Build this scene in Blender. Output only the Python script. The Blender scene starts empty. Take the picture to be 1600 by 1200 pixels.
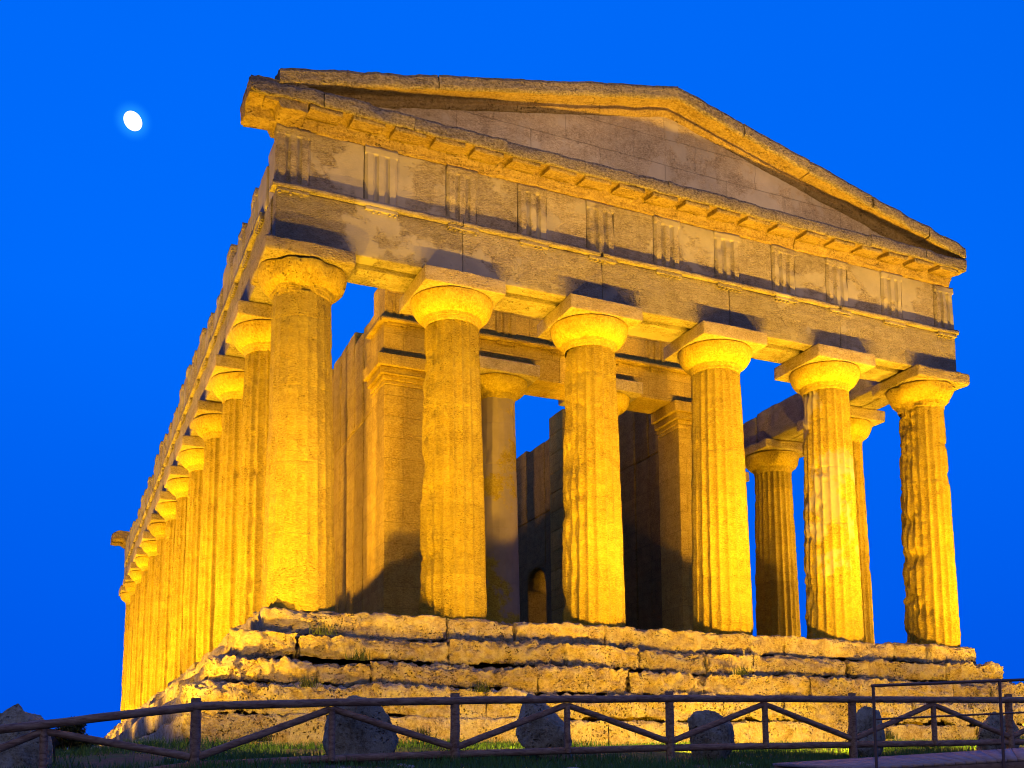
import bpy, math, random
import numpy as np
from mathutils import Matrix, Vector

SC = bpy.context.scene
COL = SC.collection
random.seed(7)

# ------------------------------------------------------------------ camera
CAM = Vector((-11.94389, -19.93736, -3.11483))
cam_data = bpy.data.cameras.new('camera')
cam = bpy.data.objects.new('camera', cam_data)
COL.objects.link(cam)
right = Vector((0.9025691, -0.4303459, -0.0130936))
up = Vector((-0.0318726, -0.0971132, 0.9947629))
fwd = Vector((0.4293637, 0.8974249, 0.1013676))
cam.matrix_world = Matrix((
    (right.x, up.x, -fwd.x, CAM.x),
    (right.y, up.y, -fwd.y, CAM.y),
    (right.z, up.z, -fwd.z, CAM.z),
    (0, 0, 0, 1)))
cam_data.sensor_width = 36.0
cam_data.lens = 1700.78 / 1600 * 36.0
cam_data.shift_x = -74.53 / 1600
cam_data.shift_y = 447.9 / 1600
cam_data.clip_start = 0.1
cam_data.clip_end = 9000
SC.camera = cam

# ------------------------------------------------------------------ sky (dusk)
world = bpy.data.worlds.new('World')
SC.world = world
world.use_nodes = True
nt = world.node_tree
nt.nodes.clear()
W = nt.nodes.new
out = W('ShaderNodeOutputWorld')
bg = W('ShaderNodeBackground')
sky = W('ShaderNodeTexSky')
sky.sky_type = 'NISHITA'
sky.sun_disc = False
sky.sun_elevation = math.radians(1.0)
sky.sun_rotation = math.radians(205)     # the sun has gone down behind the photographer
sky.altitude = 100
bw = W('ShaderNodeRGBToBW')
mr = W('ShaderNodeMapRange')
mr.inputs['From Min'].default_value = 0.0
mr.inputs['From Max'].default_value = 6.0
mr.inputs['To Min'].default_value = 0.93
mr.inputs['To Max'].default_value = 1.05
tint = W('ShaderNodeMixRGB'); tint.blend_type = 'MULTIPLY'; tint.inputs[0].default_value = 1
geo = W('ShaderNodeTexCoord')
dot = W('ShaderNodeVectorMath'); dot.operation = 'DOT_PRODUCT'
dot.inputs[1].default_value = Vector((-0.50, -0.84, 0.22)).normalized()
glow = W('ShaderNodeMapRange'); glow.interpolation_type = 'SMOOTHSTEP'
glow.inputs['From Min'].default_value = 0.05
glow.inputs['From Max'].default_value = 0.95
sepz = W('ShaderNodeSeparateXYZ')
elev = W('ShaderNodeMapRange')
elev.inputs['From Min'].default_value = 0.0
elev.inputs['From Max'].default_value = 0.40
ramp = W('ShaderNodeValToRGB')
ramp.color_ramp.elements[0].color = (0.0, 0.088, 0.82, 1)
ramp.color_ramp.elements[1].color = (0.0, 0.148, .98, 1)
mixc = W('ShaderNodeMixRGB'); mixc.inputs[2].default_value = (0.28, 0.27, 0.32, 1)   # afterglow
L = nt.links.new
L(geo.outputs['Generated'], dot.inputs[0])
L(geo.outputs['Generated'], sepz.inputs[0])
L(sepz.outputs['Z'], elev.inputs['Value'])
L(elev.outputs[0], ramp.inputs[0])
L(sky.outputs[0], bw.inputs[0]); L(bw.outputs[0], mr.inputs['Value'])
L(ramp.outputs[0], tint.inputs[1]); L(mr.outputs[0], tint.inputs[2])
L(dot.outputs['Value'], glow.inputs['Value'])
L(glow.outputs[0], mixc.inputs[0]); L(tint.outputs[0], mixc.inputs[1])
# thin haze lit up round the moon
md_ = W('ShaderNodeVectorMath'); md_.operation = 'DOT_PRODUCT'; md_.inputs[1].default_value = Vector((.05, .857, .513)).normalized()
L(geo.outputs['Generated'], md_.inputs[0])
halo = W('ShaderNodeMapRange'); halo.inputs['From Min'].default_value = math.cos(math.radians(.9)); halo.inputs['From Max'].default_value = math.cos(math.radians(.45))
L(md_.outputs['Value'], halo.inputs['Value'])
hp = W('ShaderNodeMath'); hp.operation = 'POWER'; hp.inputs[1].default_value = 2.2; L(halo.outputs[0], hp.inputs[0])
wisp = W('ShaderNodeTexNoise'); wisp.inputs['Scale'].default_value = 1.6; wisp.inputs['Detail'].default_value = 3
L(geo.outputs['Generated'], wisp.inputs['Vector'])
wm = W('ShaderNodeMapRange'); wm.inputs['To Min'].default_value = .88; wm.inputs['To Max'].default_value = 1.12; L(wisp.outputs['Fac'], wm.inputs['Value'])
wmul = W('ShaderNodeMixRGB'); wmul.blend_type = 'MULTIPLY'; wmul.inputs[0].default_value = 1
L(mixc.outputs[0], wmul.inputs[1]); L(wm.outputs[0], wmul.inputs[2])
hadd = W('ShaderNodeMixRGB'); hadd.blend_type = 'ADD'; hadd.inputs[2].default_value = (.01, .12, .10, 1)
L(hp.outputs[0], hadd.inputs[0]); L(wmul.outputs[0], hadd.inputs[1]); L(hadd.outputs[0], bg.inputs[0])
bg.inputs[1].default_value = 1.0
L(bg.outputs[0], out.inputs[0])

SC.view_settings.view_transform = 'Standard'
SC.view_settings.look = 'None'
SC.view_settings.exposure = 0.0
SC.view_settings.gamma = 1.0
SC.cycles.use_denoising = True
SC.cycles.filter_width = 1.0
SC.cycles.max_bounces = 5
SC.cycles.diffuse_bounces = 1
SC.cycles.sample_clamp_indirect = 4.0

LAMP = (1.0, 0.55, 0.012)          # sodium floodlights
FRONT_W = 4600.0                  # facade floods
FLANK_W = 7800.0                   # left flank floods
FAR_W = 58000.0

# ------------------------------------------------------------------ noise
def _h(ix, iy, iz, s):
    n = (ix.astype(np.int64) * 374761393 + iy.astype(np.int64) * 668265263 + iz.astype(np.int64) * 2147483647 + s * 1274126177) & 0xffffffff
    n = ((n ^ (n >> 13)) * 1274126177) & 0xffffffff
    n = ((n ^ (n >> 15)) * 2246822519) & 0xffffffff
    return ((n ^ (n >> 16)) & 0xffff) / 65535.0

def vnoise(P, s=0):
    F = np.floor(P); f = P - F; f = f * f * (3 - 2 * f); I = F.astype(np.int64)
    x, y, z = I[:, 0], I[:, 1], I[:, 2]; fx, fy, fz = f[:, 0], f[:, 1], f[:, 2]
    def c(a, b, d): return _h(x + a, y + b, z + d, s)
    x00 = c(0, 0, 0) * (1 - fx) + c(1, 0, 0) * fx
    x10 = c(0, 1, 0) * (1 - fx) + c(1, 1, 0) * fx
    x01 = c(0, 0, 1) * (1 - fx) + c(1, 0, 1) * fx
    x11 = c(0, 1, 1) * (1 - fx) + c(1, 1, 1) * fx
    return (x00 * (1 - fy) + x10 * fy) * (1 - fz) + (x01 * (1 - fy) + x11 * fy) * fz

def fbm(P, freq=1.0, octv=4, s=0, gain=0.5):
    v = np.zeros(len(P)); a = 1.0; t = 0.0; Q = np.asarray(P, float) * freq
    for o in range(octv):
        v += a * vnoise(Q + 17.3 * o, s + o); t += a; a *= gain; Q = Q * 2.03
    return v / t                                   # 0..1

def sstep(a, b, x):
    t = np.clip((x - a) / (b - a), 0, 1); return t * t * (3 - 2 * t)

# ------------------------------------------------------------------ mesh helpers
class MB:
    def __init__(self): self.v = []; self.f4 = []; self.f3 = []; self.n = 0; self.t = []
    def add(self, V, F, tone=0.0):
        V = np.asarray(V, float); F = np.asarray(F, int)
        self.v.append(V); self.t.append(np.full(len(V), tone))
        (self.f4 if F.shape[1] == 4 else self.f3).append(F + self.n)
        self.n += len(V); return self
    def mesh(self, name, smooth=True):
        V = np.concatenate(self.v)
        f4 = np.concatenate(self.f4) if self.f4 else np.zeros((0, 4), int)
        f3 = np.concatenate(self.f3) if self.f3 else np.zeros((0, 3), int)
        me = bpy.data.meshes.new(name)
        me.vertices.add(len(V)); me.vertices.foreach_set('co', V.astype(np.float32).ravel())
        nl = f4.size + f3.size; me.loops.add(nl)
        me.loops.foreach_set('vertex_index', np.concatenate([f4.ravel(), f3.ravel()]).astype(np.int32))
        npoly = len(f4) + len(f3); me.polygons.add(npoly)
        st = np.concatenate([np.arange(len(f4)) * 4, f4.size + np.arange(len(f3)) * 3]).astype(np.int32)
        me.polygons.foreach_set('loop_start', st)
        me.polygons.foreach_set('loop_total', np.concatenate([np.full(len(f4), 4), np.full(len(f3), 3)]).astype(np.int32))
        if smooth: me.polygons.foreach_set('use_smooth', np.ones(npoly, bool))
        me.update(calc_edges=True); me.validate()
        if any(t.any() for t in self.t):
            at = me.attributes.new('tone', 'FLOAT', 'POINT'); at.data.foreach_set('value', np.concatenate(self.t).astype(np.float32))
        return me

def gridF(nu, nv, closed_u=False):
    """faces of a grid, index = i*nv + j"""
    iu = np.arange(nu if closed_u else nu - 1); jv = np.arange(nv - 1)
    I, J = np.meshgrid(iu, jv, indexing='ij'); I = I.ravel(); J = J.ravel(); I2 = (I + 1) % nu
    return np.stack([I * nv + J, I2 * nv + J, I2 * nv + J + 1, I * nv + J + 1], 1)

ROOTS = {}
def wloc(o):
    return Vector(o.get('_w', (0, 0, 0))) if o is not None else Vector((0, 0, 0))

def link(name, data, parent=None, w=(0, 0, 0), mat=None):
    o = bpy.data.objects.new(name, data); COL.objects.link(o)
    if mat is not None:
        data.materials.clear(); data.materials.append(mat)
    w = Vector(w)
    if parent is not None:
        o.parent = parent; o.location = w - ROOTS[parent.name]
    else:
        o.location = w
    ROOTS[o.name] = w
    return o

def tag(o, label=None, cat=None, group=None, kind=None):
    if label: o['label'] = label
    if cat: o['category'] = cat
    if group: o['group'] = group
    if kind: o['kind'] = kind
    return o

def thing(name, label, cat, w=(0, 0, 0), group=None):
    return tag(link(name, None, None, w), label, cat, group)

def axis_lines(a, b, r, res):
    L_ = b - a; r = min(r, L_ * 0.3)
    n = max(1, int(round((L_ - 2 * r) / res)))
    return np.unique(np.concatenate([[a, a + r * .3, a + r * .65], np.linspace(a + r, b - r, n + 1), [b - r * .65, b - r * .3, b]]))

def block(mb, lo, hi, r=0.04, amp=0.02, res=0.08, seed=0, fine=0.35, edge=1.0, faces='xXyYzZ', ax=(1, 1, 1), low=0.0):
    """an ashlar block: rounded, chipped edges, weathered faces"""
    lo = np.array(lo, float); hi = np.array(hi, float)
    g = [axis_lines(lo[k], hi[k], r, res) for k in range(3)]
    tone = random.Random(hash((round(lo[0], 2), round(lo[1], 2), round(lo[2], 2)))).uniform(-1, 1)
    for key in faces:
        k = 'xyz'.index(key.lower()); a, b = [i for i in range(3) if i != k]
        A, B = np.meshgrid(g[a], g[b], indexing='ij')
        P = np.zeros((A.size, 3)); P[:, a] = A.ravel(); P[:, b] = B.ravel(); P[:, k] = hi[k] if key.isupper() else lo[k]
        big = fbm(P, 2.2, 3, seed + 5)
        rr = r * (0.35 + 1.3 * edge * big)
        half = (hi - lo) / 2
        if low: rr = rr * (1 - low + 2.6 * low * sstep(.42, .68, fbm(P, .8, 3, seed + 21)))
        rr = np.minimum(rr, half.min() * 0.9)[:, None]
        A3 = np.array(ax, float); q = np.clip(P, lo + rr * A3, hi - rr * A3)
        d = (P - q) / A3; n = d / (np.linalg.norm(d, axis=1)[:, None] + 1e-9)
        P2 = q + n * rr * A3
        disp = amp * (fbm(P, 2.6, 4, seed) - .55) * 2 + amp * fine * (fbm(P, 11, 3, seed + 9) - .5) * 2
        P2 = P2 + n * disp[:, None]
        F = gridF(len(g[a]), len(g[b]))
        flip = (key.isupper()) ^ (k == 1)
        mb.add(P2, F if flip else F[:, ::-1], tone)
    return mb

def panel(mb, xs, zs, D, yback, T):
    """height field on a wall: D[x,z] = distance in front of the wall plane; T maps (along, out, up) to world"""
    nx, nz = len(xs), len(zs)
    X = np.concatenate([[xs[0]], xs, [xs[-1]]]); Z = np.concatenate([[zs[0]], zs, [zs[-1]]])
    DD = np.pad(D, 1, mode='edge'); m = np.ones_like(DD, bool); m[1:-1, 1:-1] = False; DD[m] = yback
    A, B = np.meshgrid(X, Z, indexing='ij')
    P = T(A.ravel(), DD.ravel(), B.ravel())
    mb.add(P, gridF(nx + 2, nz + 2)); return mb

def sweep(mb, prof, T, stations, amp=0.03, seed=0, res=0.07, fine=0.4, cap=True):
    """closed profile (out, up) swept along stations; T maps (along, out, up) to world"""
    pr = np.array(prof, float); pts = []
    for i in range(len(pr)):
        a, b = pr[i], pr[(i + 1) % len(pr)]
        n = max(1, int(np.ceil(np.linalg.norm(b - a) / res)))
        for k in range(n): pts.append(a + (b - a) * k / n)
    pts = np.array(pts); K = len(pts); S = np.array(stations, float)
    A = np.repeat(S, K); O = np.tile(pts[:, 0], len(S)); U = np.tile(pts[:, 1], len(S))
    P = T(A, O, U)
    N = np.stack([fbm(P, 2.3, 4, seed + 11 * i) - .52 for i in range(3)], 1) * 2 * amp
    N += np.stack([fbm(P, 10, 3, seed + 50 + 11 * i) - .5 for i in range(3)], 1) * 2 * amp * fine
    P = P + N
    F = gridF(len(S), K + 1)
    ii, jj = F // (K + 1), F % (K + 1)
    F = ii * K + jj % K
    mb.add(P, F)
    if cap:
        for e, fl in ((0, 1), (len(S) - 1, 0)):
            c = P[e * K:(e + 1) * K]; V = np.concatenate([c, [c.mean(0)]])
            T3 = np.stack([np.arange(K), (np.arange(K) + 1) % K, np.full(K, K)], 1)
            mb.add(V, T3 if fl else T3[:, ::-1])
    return mb

def tube(mb, a, b, ra, rb=None, n=12, rows=10, wob=0.0, seed=0, caps=True):
    rb = ra if rb is None else rb
    a = np.array(a, float); b = np.array(b, float); d = b - a; d /= np.linalg.norm(d)
    h = np.array([0, 0, 1.]) if abs(d[2]) < .9 else np.array([1., 0, 0])
    u = np.cross(d, h); u /= np.linalg.norm(u); v = np.cross(d, u)
    t = np.linspace(0, 1, rows); th = np.arange(n) * 2 * np.pi / n
    V = []
    for k in t:
        r = ra + (rb - ra) * k
        V.append(a + (b - a) * k + r * (np.cos(th)[:, None] * u + np.sin(th)[:, None] * v))
    V = np.concatenate(V)
    if wob: V = V + np.stack([fbm(V, 3, 3, seed + i) - .5 for i in range(3)], 1) * 2 * wob
    F = gridF(rows, n + 1); ii, jj = F // (n + 1), F % (n + 1); F = ii * n + jj % n
    mb.add(V, F)
    if caps:
        for e, fl in ((0, 1), (rows - 1, 0)):
            c = V[e * n:(e + 1) * n]; VV = np.concatenate([c, [c.mean(0)]])
            T3 = np.stack([np.arange(n), (np.arange(n) + 1) % n, np.full(n, n)], 1)
            mb.add(VV, T3 if fl else T3[:, ::-1])
    return mb

def rock_mesh(name, size, seed, amp=0.18, sub=5, flat=1.0):
    import bmesh
    bm = bmesh.new(); bmesh.ops.create_icosphere(bm, subdivisions=sub, radius=1.0)
    P = np.array([v.co[:] for v in bm.verts])
    p = 3.0                                           # squarish block
    nrm = (np.abs(P) ** p).sum(1) ** (1 / p)
    P = P / nrm[:, None]
    n = P / np.linalg.norm(P, axis=1)[:, None]
    Q = P + seed * 13.7
    P = P + n * ((fbm(Q, 1.1, 3, seed) - .5) * 2 * amp * 1.6 + (fbm(Q, 4, 4, seed + 3) - .5) * 2 * amp * .45 + (fbm(Q, 14, 3, seed + 5) - .5) * amp * .22)[:, None]
    if amp > .1:
        rr_ = np.random.RandomState(seed)
        for _ in range(11):
            d = rr_.normal(0, 1, 3); d /= np.linalg.norm(d); c = rr_.uniform(.62, .95)
            ov = np.maximum(P @ d - c, 0); P = P - d * (ov * .88)[:, None]
        P = P + n * ((fbm(Q, 9, 4, seed + 7) - .5) * .09)[:, None]
    P = P * np.array(size) / 2; P[:, 2] -= P[:, 2].min()
    for v, c in zip(bm.verts, P): v.co = c
    for f in bm.faces: f.smooth = True
    me = bpy.data.meshes.new(name); bm.to_mesh(me); bm.free(); return me

# ------------------------------------------------------------------ materials
def mk_mat(name):
    m = bpy.data.materials.new(name); m.use_nodes = True
    n = m.node_tree; n.nodes.clear()
    o = n.nodes.new('ShaderNodeOutputMaterial'); b = n.nodes.new('ShaderNodeBsdfPrincipled')
    n.links.new(b.outputs[0], o.inputs[0]); return m, n, b

def ramp_node(n, src, p0, p1, c0=(0, 0, 0, 1), c1=(1, 1, 1, 1)):
    r = n.nodes.new('ShaderNodeValToRGB'); e = r.color_ramp.elements
    e[0].position = p0; e[1].position = p1; e[0].color = c0; e[1].color = c1
    n.links.new(src, r.inputs[0]); return r.outputs[0]

def noise_node(n, vec, scale, detail=6, rough=.6, dist=0.0):
    t = n.nodes.new('ShaderNodeTexNoise'); t.inputs['Scale'].default_value = scale
    t.inputs['Detail'].default_value = detail; t.inputs['Roughness'].default_value = rough
    t.inputs['Distortion'].default_value = dist
    n.links.new(vec, t.inputs['Vector']); return t.outputs['Fac']

def mixn(n, fac, a, b, mode='MIX'):
    m = n.nodes.new('ShaderNodeMixRGB'); m.blend_type = mode
    for i, s in enumerate((fac, a, b)):
        if hasattr(s, 'is_linked') or hasattr(s, 'links'): n.links.new(s, m.inputs[i])
        else: m.inputs[i].default_value = s if i == 0 else (*s, 1)
    return m.outputs[0]

def mathn(n, op, a, b=None):
    m = n.nodes.new('ShaderNodeMath'); m.operation = op
    for i, s in enumerate((a, b)):
        if s is None: continue
        if hasattr(s, 'links'): n.links.new(s, m.inputs[i])
        else: m.inputs[i].default_value = s
    return m.outputs[0]

def stone(name, light=(.47, .37, .24), dark=(.33, .235, .13), crust=(.085, .065, .05), crust_amt=.25,
          pit=1.0, bump=.05, strata=1.6, plaster=0.0, plaster_col=(.46, .38, .29), ashlar=None, rnd=True, pale=0.0, fascia=None, drums=False, streak=.30):
    m, n, b = mk_mat(name)
    tc = n.nodes.new('ShaderNodeTexCoord'); vec = tc.outputs['Object']
    if rnd:
        oi = n.nodes.new('ShaderNodeObjectInfo')
        mul = mathn(n, 'MULTIPLY', oi.outputs['Random'], 61.0)
        va = n.nodes.new('ShaderNodeVectorMath'); va.operation = 'ADD'
        n.links.new(vec, va.inputs[0]); n.links.new(mul, va.inputs[1]); vec = va.outputs[0]
    mp = n.nodes.new('ShaderNodeMapping'); mp.inputs['Scale'].default_value = (1, 1, strata)
    n.links.new(vec, mp.inputs[0]); sv = mp.outputs[0]
    big = noise_node(n, vec, .9, 4, .6)
    mid = noise_node(n, sv, 3.2, 6, .65, .3)
    fine = noise_node(n, sv, 19, 7, .75)
    col = mixn(n, ramp_node(n, mid, .38, .62), dark, light)
    col = mixn(n, ramp_node(n, fine, .40, .60), mixn(n, mathn(n, 'ADD', mathn(n, 'MULTIPLY', ramp_node(n, noise_node(n, vec, 1.7, 4, .6), .4, .6), .6), .4), col, mixn(n, 1.0, col, (.70, .64, .56), 'MULTIPLY')), mixn(n, .45, col, tuple(min(1, c * 1.3) for c in light)))
    # pits
    vo = n.nodes.new('ShaderNodeTexVoronoi'); vo.inputs['Scale'].default_value = 17
    vo.inputs['Randomness'].default_value = 1
    wv = mixn(n, .12, sv, noise_color(n, sv, 9), 'ADD'); n.links.new(wv, vo.inputs['Vector'])
    pits = ramp_node(n, vo.outputs['Distance'], .10, .36)
    pm = ramp_node(n, noise_node(n, vec, 2.3, 5, .7), .44, .58)
    pitmask = mathn(n, 'MULTIPLY', mathn(n, 'SUBTRACT', 1.0, pits), pm)
    pitmask = mathn(n, 'MULTIPLY', pitmask, pit)
    cru = mathn(n, 'MULTIPLY', ramp_node(n, noise_node(n, sv, 4.5, 8, .75, .5), .58, .72), crust_amt)
    col = mixn(n, cru, col, crust)
    if pale:
        col = mixn(n, mathn(n, 'MULTIPLY', ramp_node(n, noise_node(n, vec, 2.7, 8, .7), .48, .6), pale), col, (.62, .56, .48))
    at = n.nodes.new('ShaderNodeAttribute'); at.attribute_name = 'tone'
    col = mixn(n, 1.0, col, mathn(n, 'ADD', mathn(n, 'MULTIPLY', at.outputs['Fac'], .14), 1.0), 'MULTIPLY')
    if drums:                                           # each drum is its own stone
        sd = n.nodes.new('ShaderNodeSeparateXYZ'); n.links.new(tc.outputs['Object'], sd.inputs[0])
        fl_ = mathn(n, 'FLOOR', mathn(n, 'ADD', mathn(n, 'DIVIDE', mathn(n, 'ADD', sd.outputs[2], mathn(n, 'MULTIPLY', mid, .05)), 1.41), mathn(n, 'MULTIPLY', oi.outputs['Random'], 9.0)))
        wn = n.nodes.new('ShaderNodeTexWhiteNoise'); wn.noise_dimensions = '1D'; n.links.new(fl_, wn.inputs['W'])
        col = mixn(n, 1.0, col, mathn(n, 'ADD', mathn(n, 'MULTIPLY', wn.outputs['Value'], .26), .84), 'MULTIPLY')
    ms = n.nodes.new('ShaderNodeMapping'); ms.inputs['Scale'].default_value = (4.5, 4.5, .35); n.links.new(vec, ms.inputs[0])
    stk = mathn(n, 'MULTIPLY', ramp_node(n, noise_node(n, ms.outputs[0], 1.3, 6, .7), .52, .70), streak)
    col = mixn(n, stk, col, tuple(c * .5 for c in dark))    # rain streaks
    if fascia:                                          # weather crust on the outer edge, its grazing-light grey painted in too
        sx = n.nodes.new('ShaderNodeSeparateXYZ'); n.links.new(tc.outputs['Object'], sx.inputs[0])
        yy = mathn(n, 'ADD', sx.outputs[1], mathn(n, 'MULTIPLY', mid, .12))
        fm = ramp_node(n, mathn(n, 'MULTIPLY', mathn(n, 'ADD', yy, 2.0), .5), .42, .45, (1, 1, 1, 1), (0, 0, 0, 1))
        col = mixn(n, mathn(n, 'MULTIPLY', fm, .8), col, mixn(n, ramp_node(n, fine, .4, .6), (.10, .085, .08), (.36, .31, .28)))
    col = mixn(n, mathn(n, 'MULTIPLY', pitmask, .8), col, tuple(c * .35 for c in dark))
    h = mathn(n, 'ADD', mathn(n, 'MULTIPLY', fine, .55), mathn(n, 'MULTIPLY', mid, .5))
    h = mathn(n, 'SUBTRACT', h, mathn(n, 'MULTIPLY', pitmask, .55))
    grain = noise_node(n, sv, 48, 3, .6)
    h = mathn(n, 'ADD', h, mathn(n, 'MULTIPLY', grain, .22))
    if plaster:
        pmk = ramp_node(n, noise_node(n, vec, .75, 5, .62, .2), .28 + plaster * .25, .34 + plaster * .25, (1, 1, 1, 1), (0, 0, 0, 1))
        pc = mixn(n, ramp_node(n, noise_node(n, vec, 2.0, 5, .6), .35, .65), plaster_col, tuple(c * .82 for c in plaster_col))
        col = mixn(n, pmk, col, pc)
        h = mixn(n, pmk, h, mathn(n, 'ADD', mathn(n, 'MULTIPLY', fine, .10), .62))
    if ashlar:
        br = n.nodes.new('ShaderNodeTexBrick'); br.inputs['Scale'].default_value = 1.0
        br.inputs['Mortar Size'].default_value = .008; br.inputs['Mortar Smooth'].default_value = .3
        br.inputs['Brick Width'].default_value = ashlar[0]; br.inputs['Row Height'].default_value = ashlar[1]
        cx = n.nodes.new('ShaderNodeSeparateXYZ'); n.links.new(tc.outputs['Object'], cx.inputs[0])
        cc = n.nodes.new('ShaderNodeCombineXYZ')
        n.links.new(mathn(n, 'ADD', cx.outputs[0], cx.outputs[1]), cc.inputs[0]); n.links.new(cx.outputs[2], cc.inputs[1])
        n.links.new(cc.outputs[0], br.inputs['Vector'])
        br.inputs['Color1'].default_value = (.0, .0, .0, 1); br.inputs['Color2'].default_value = (1, 1, 1, 1)
        j = br.outputs['Fac']
        h = mathn(n, 'SUBTRACT', h, mathn(n, 'MULTIPLY', j, .35))
        tone = mathn(n, 'ADD', mathn(n, 'MULTIPLY', br.outputs['Color'], .12), .92)
        col = mixn(n, 1.0, col, tone, 'MULTIPLY')
        col = mixn(n, mathn(n, 'MULTIPLY', j, .3), col, tuple(c * .4 for c in dark))
    bp = n.nodes.new('ShaderNodeBump'); bp.inputs['Strength'].default_value = 1.0; bp.inputs['Distance'].default_value = bump * 1.9
    n.links.new(h, bp.inputs['Height']); n.links.new(bp.outputs[0], b.inputs['Normal'])
    n.links.new(col, b.inputs['Base Color'])
    b.inputs['Roughness'].default_value = .95; b.inputs['Specular IOR Level'].default_value = .15
    return m

def noise_color(n, vec, scale):
    t = n.nodes.new('ShaderNodeTexNoise'); t.inputs['Scale'].default_value = scale; t.inputs['Detail'].default_value = 2
    n.links.new(vec, t.inputs['Vector']); return t.outputs['Color']

M = {}
OC = dict(light=(.54, .40, .06), dark=(.45, .31, .04), crust=(.10, .055, .02))
NA = dict(light=(.54, .38, .09), dark=(.44, .29, .06))
NA_SHADE = dict(light=(.25, .17, .06), dark=(.18, .12, .04))  # naos stone darkened: the unlit right wall's shade is put into its colour
M['column'] = stone('column_stone', **OC, bump=.035, strata=2.2, crust_amt=.15, drums=True)
M['column_rough'] = stone('rough_column_stone', **OC, bump=.05, strata=2.6, crust_amt=.3, pit=1.3, drums=True)
M['column_plaster'] = stone('plastered_column_stone', **OC, bump=.03, strata=1.5, crust_amt=.1, pit=.6, plaster=.5, drums=True)
M['pronaos_plaster'] = stone('pronaos_column_plaster', **OC, bump=.03, strata=1.5, crust_amt=.1, pit=.6, plaster=.8, plaster_col=(.40, .31, .22), drums=True)
M['capital'] = stone('capital_stone', **OC, bump=.02, crust_amt=.15, pit=.5, strata=1.0)
M['capital_rough'] = stone('rough_capital_stone', **OC, bump=.06, crust_amt=.2, pit=1.0, strata=1.0)
M['abacus'] = stone('abacus_stone', light=(.43, .345, .25), dark=(.32, .24, .14), bump=.02, crust_amt=.2, pit=.5, strata=1.6)
M['abacus_rough'] = stone('rough_abacus_stone', light=(.43, .345, .25), dark=(.30, .22, .13), bump=.06, crust_amt=.3, pit=1.1, strata=1.8)
M['entab'] = stone('entablature_stone', light=(.375, .315, .27), dark=(.25, .198, .15), plaster_col=(.35, .30, .265), bump=.045, strata=2.6, crust_amt=.22, pit=.9, plaster=.42, rnd=False)
M['frieze'] = stone('frieze_stone', light=(.375, .315, .27), dark=(.25, .198, .15), plaster_col=(.35, .30, .265), bump=.035, strata=2.0, crust_amt=.18, pit=.7, plaster=.72, rnd=False)
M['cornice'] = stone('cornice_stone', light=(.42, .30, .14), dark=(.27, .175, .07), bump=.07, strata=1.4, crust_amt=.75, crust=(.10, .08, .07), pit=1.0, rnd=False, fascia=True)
M['naos_shaded'] = stone('shaded_wall_stone', **NA_SHADE, bump=.03, crust_amt=.4, pit=.5, ashlar=(1.15, .52), rnd=False)
M['tympanum'] = stone('tympanum_stone', light=(.50, .40, .29), dark=(.35, .265, .18), plaster_col=(.45, .37, .29), bump=.03, strata=1.6, crust_amt=.15, pit=.5, plaster=.5, ashlar=(1.6, .6), rnd=False)
M['naos'] = stone('naos_stone', **NA, bump=.03, crust_amt=.25, pit=.5, ashlar=(1.15, .52), rnd=False)
M['step'] = stone('step_stone', light=(.50, .40, .27), bump=.055, strata=1.3, crust_amt=.65, pit=1.5, rnd=False, pale=.45)
M['found'] = stone('foundation_stone', light=(.56, .48, .37), bump=.055, strata=1.0, crust_amt=.65, pit=1.5, rnd=False, pale=.6)
M['boulder'] = stone('boulder_stone', light=(.42, .36, .27), dark=(.20, .165, .12), crust=(.05, .05, .045), crust_amt=.7, bump=.05, strata=1, pale=.45)
M['pebble'] = stone('field_stone', light=(.42, .40, .37), dark=(.24, .22, .2), crust_amt=.5, bump=.04, strata=1)

def wood(name, c0, c1):
    m, n, b = mk_mat(name)
    tc = n.nodes.new('ShaderNodeTexCoord'); mp = n.nodes.new('ShaderNodeMapping')
    mp.inputs['Scale'].default_value = (2, 9, 9); n.links.new(tc.outputs['Object'], mp.inputs[0])
    f = noise_node(n, mp.outputs[0], 3, 7, .65, .6)
    col = mixn(n, ramp_node(n, f, .35, .65), c0, c1)
    n.links.new(col, b.inputs['Base Color']); b.inputs['Roughness'].default_value = .75
    b.inputs['Specular IOR Level'].default_value = .3
    bp = n.nodes.new('ShaderNodeBump'); bp.inputs['Distance'].default_value = .01; n.links.new(f, bp.inputs['Height'])
    n.links.new(bp.outputs[0], b.inputs['Normal']); return m
M['wood'] = wood('weathered_pole_wood', (.13, .065, .048), (.34, .22, .17))
M['deck'] = wood('deck_wood', (.30, .19, .17), (.48, .34, .30))
M['deckside'] = wood('deck_side_wood', (.12, .07, .05), (.22, .13, .09))

def simple(name, col, rough=.6, metal=0.0, noise=.3):
    m, n, b = mk_mat(name)
    tc = n.nodes.new('ShaderNodeTexCoord'); f = noise_node(n, tc.outputs['Object'], 12, 5)
    c = mixn(n, ramp_node(n, f, .3, .7), tuple(x * (1 - noise) for x in col), col)
    n.links.new(c, b.inputs['Base Color']); b.inputs['Roughness'].default_value = rough; b.inputs['Metallic'].default_value = metal
    return m
M['metal'] = simple('dark_painted_metal', (.14, .075, .065), .5, .2)
M['housing'] = simple('floodlight_housing', (.03, .03, .03), .5, .4)
def emis(name, col, s):
    m, n, b = mk_mat(name); b.inputs['Base Color'].default_value = (*col, 1)
    b.inputs['Emission Color'].default_value = (*col, 1); b.inputs['Emission Strength'].default_value = s; return m
M['glass'] = emis('floodlight_glass', LAMP, 4.0)
M['grass'] = simple('grass_blades', (.06, .17, .03), .8, 0, .6)
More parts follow.
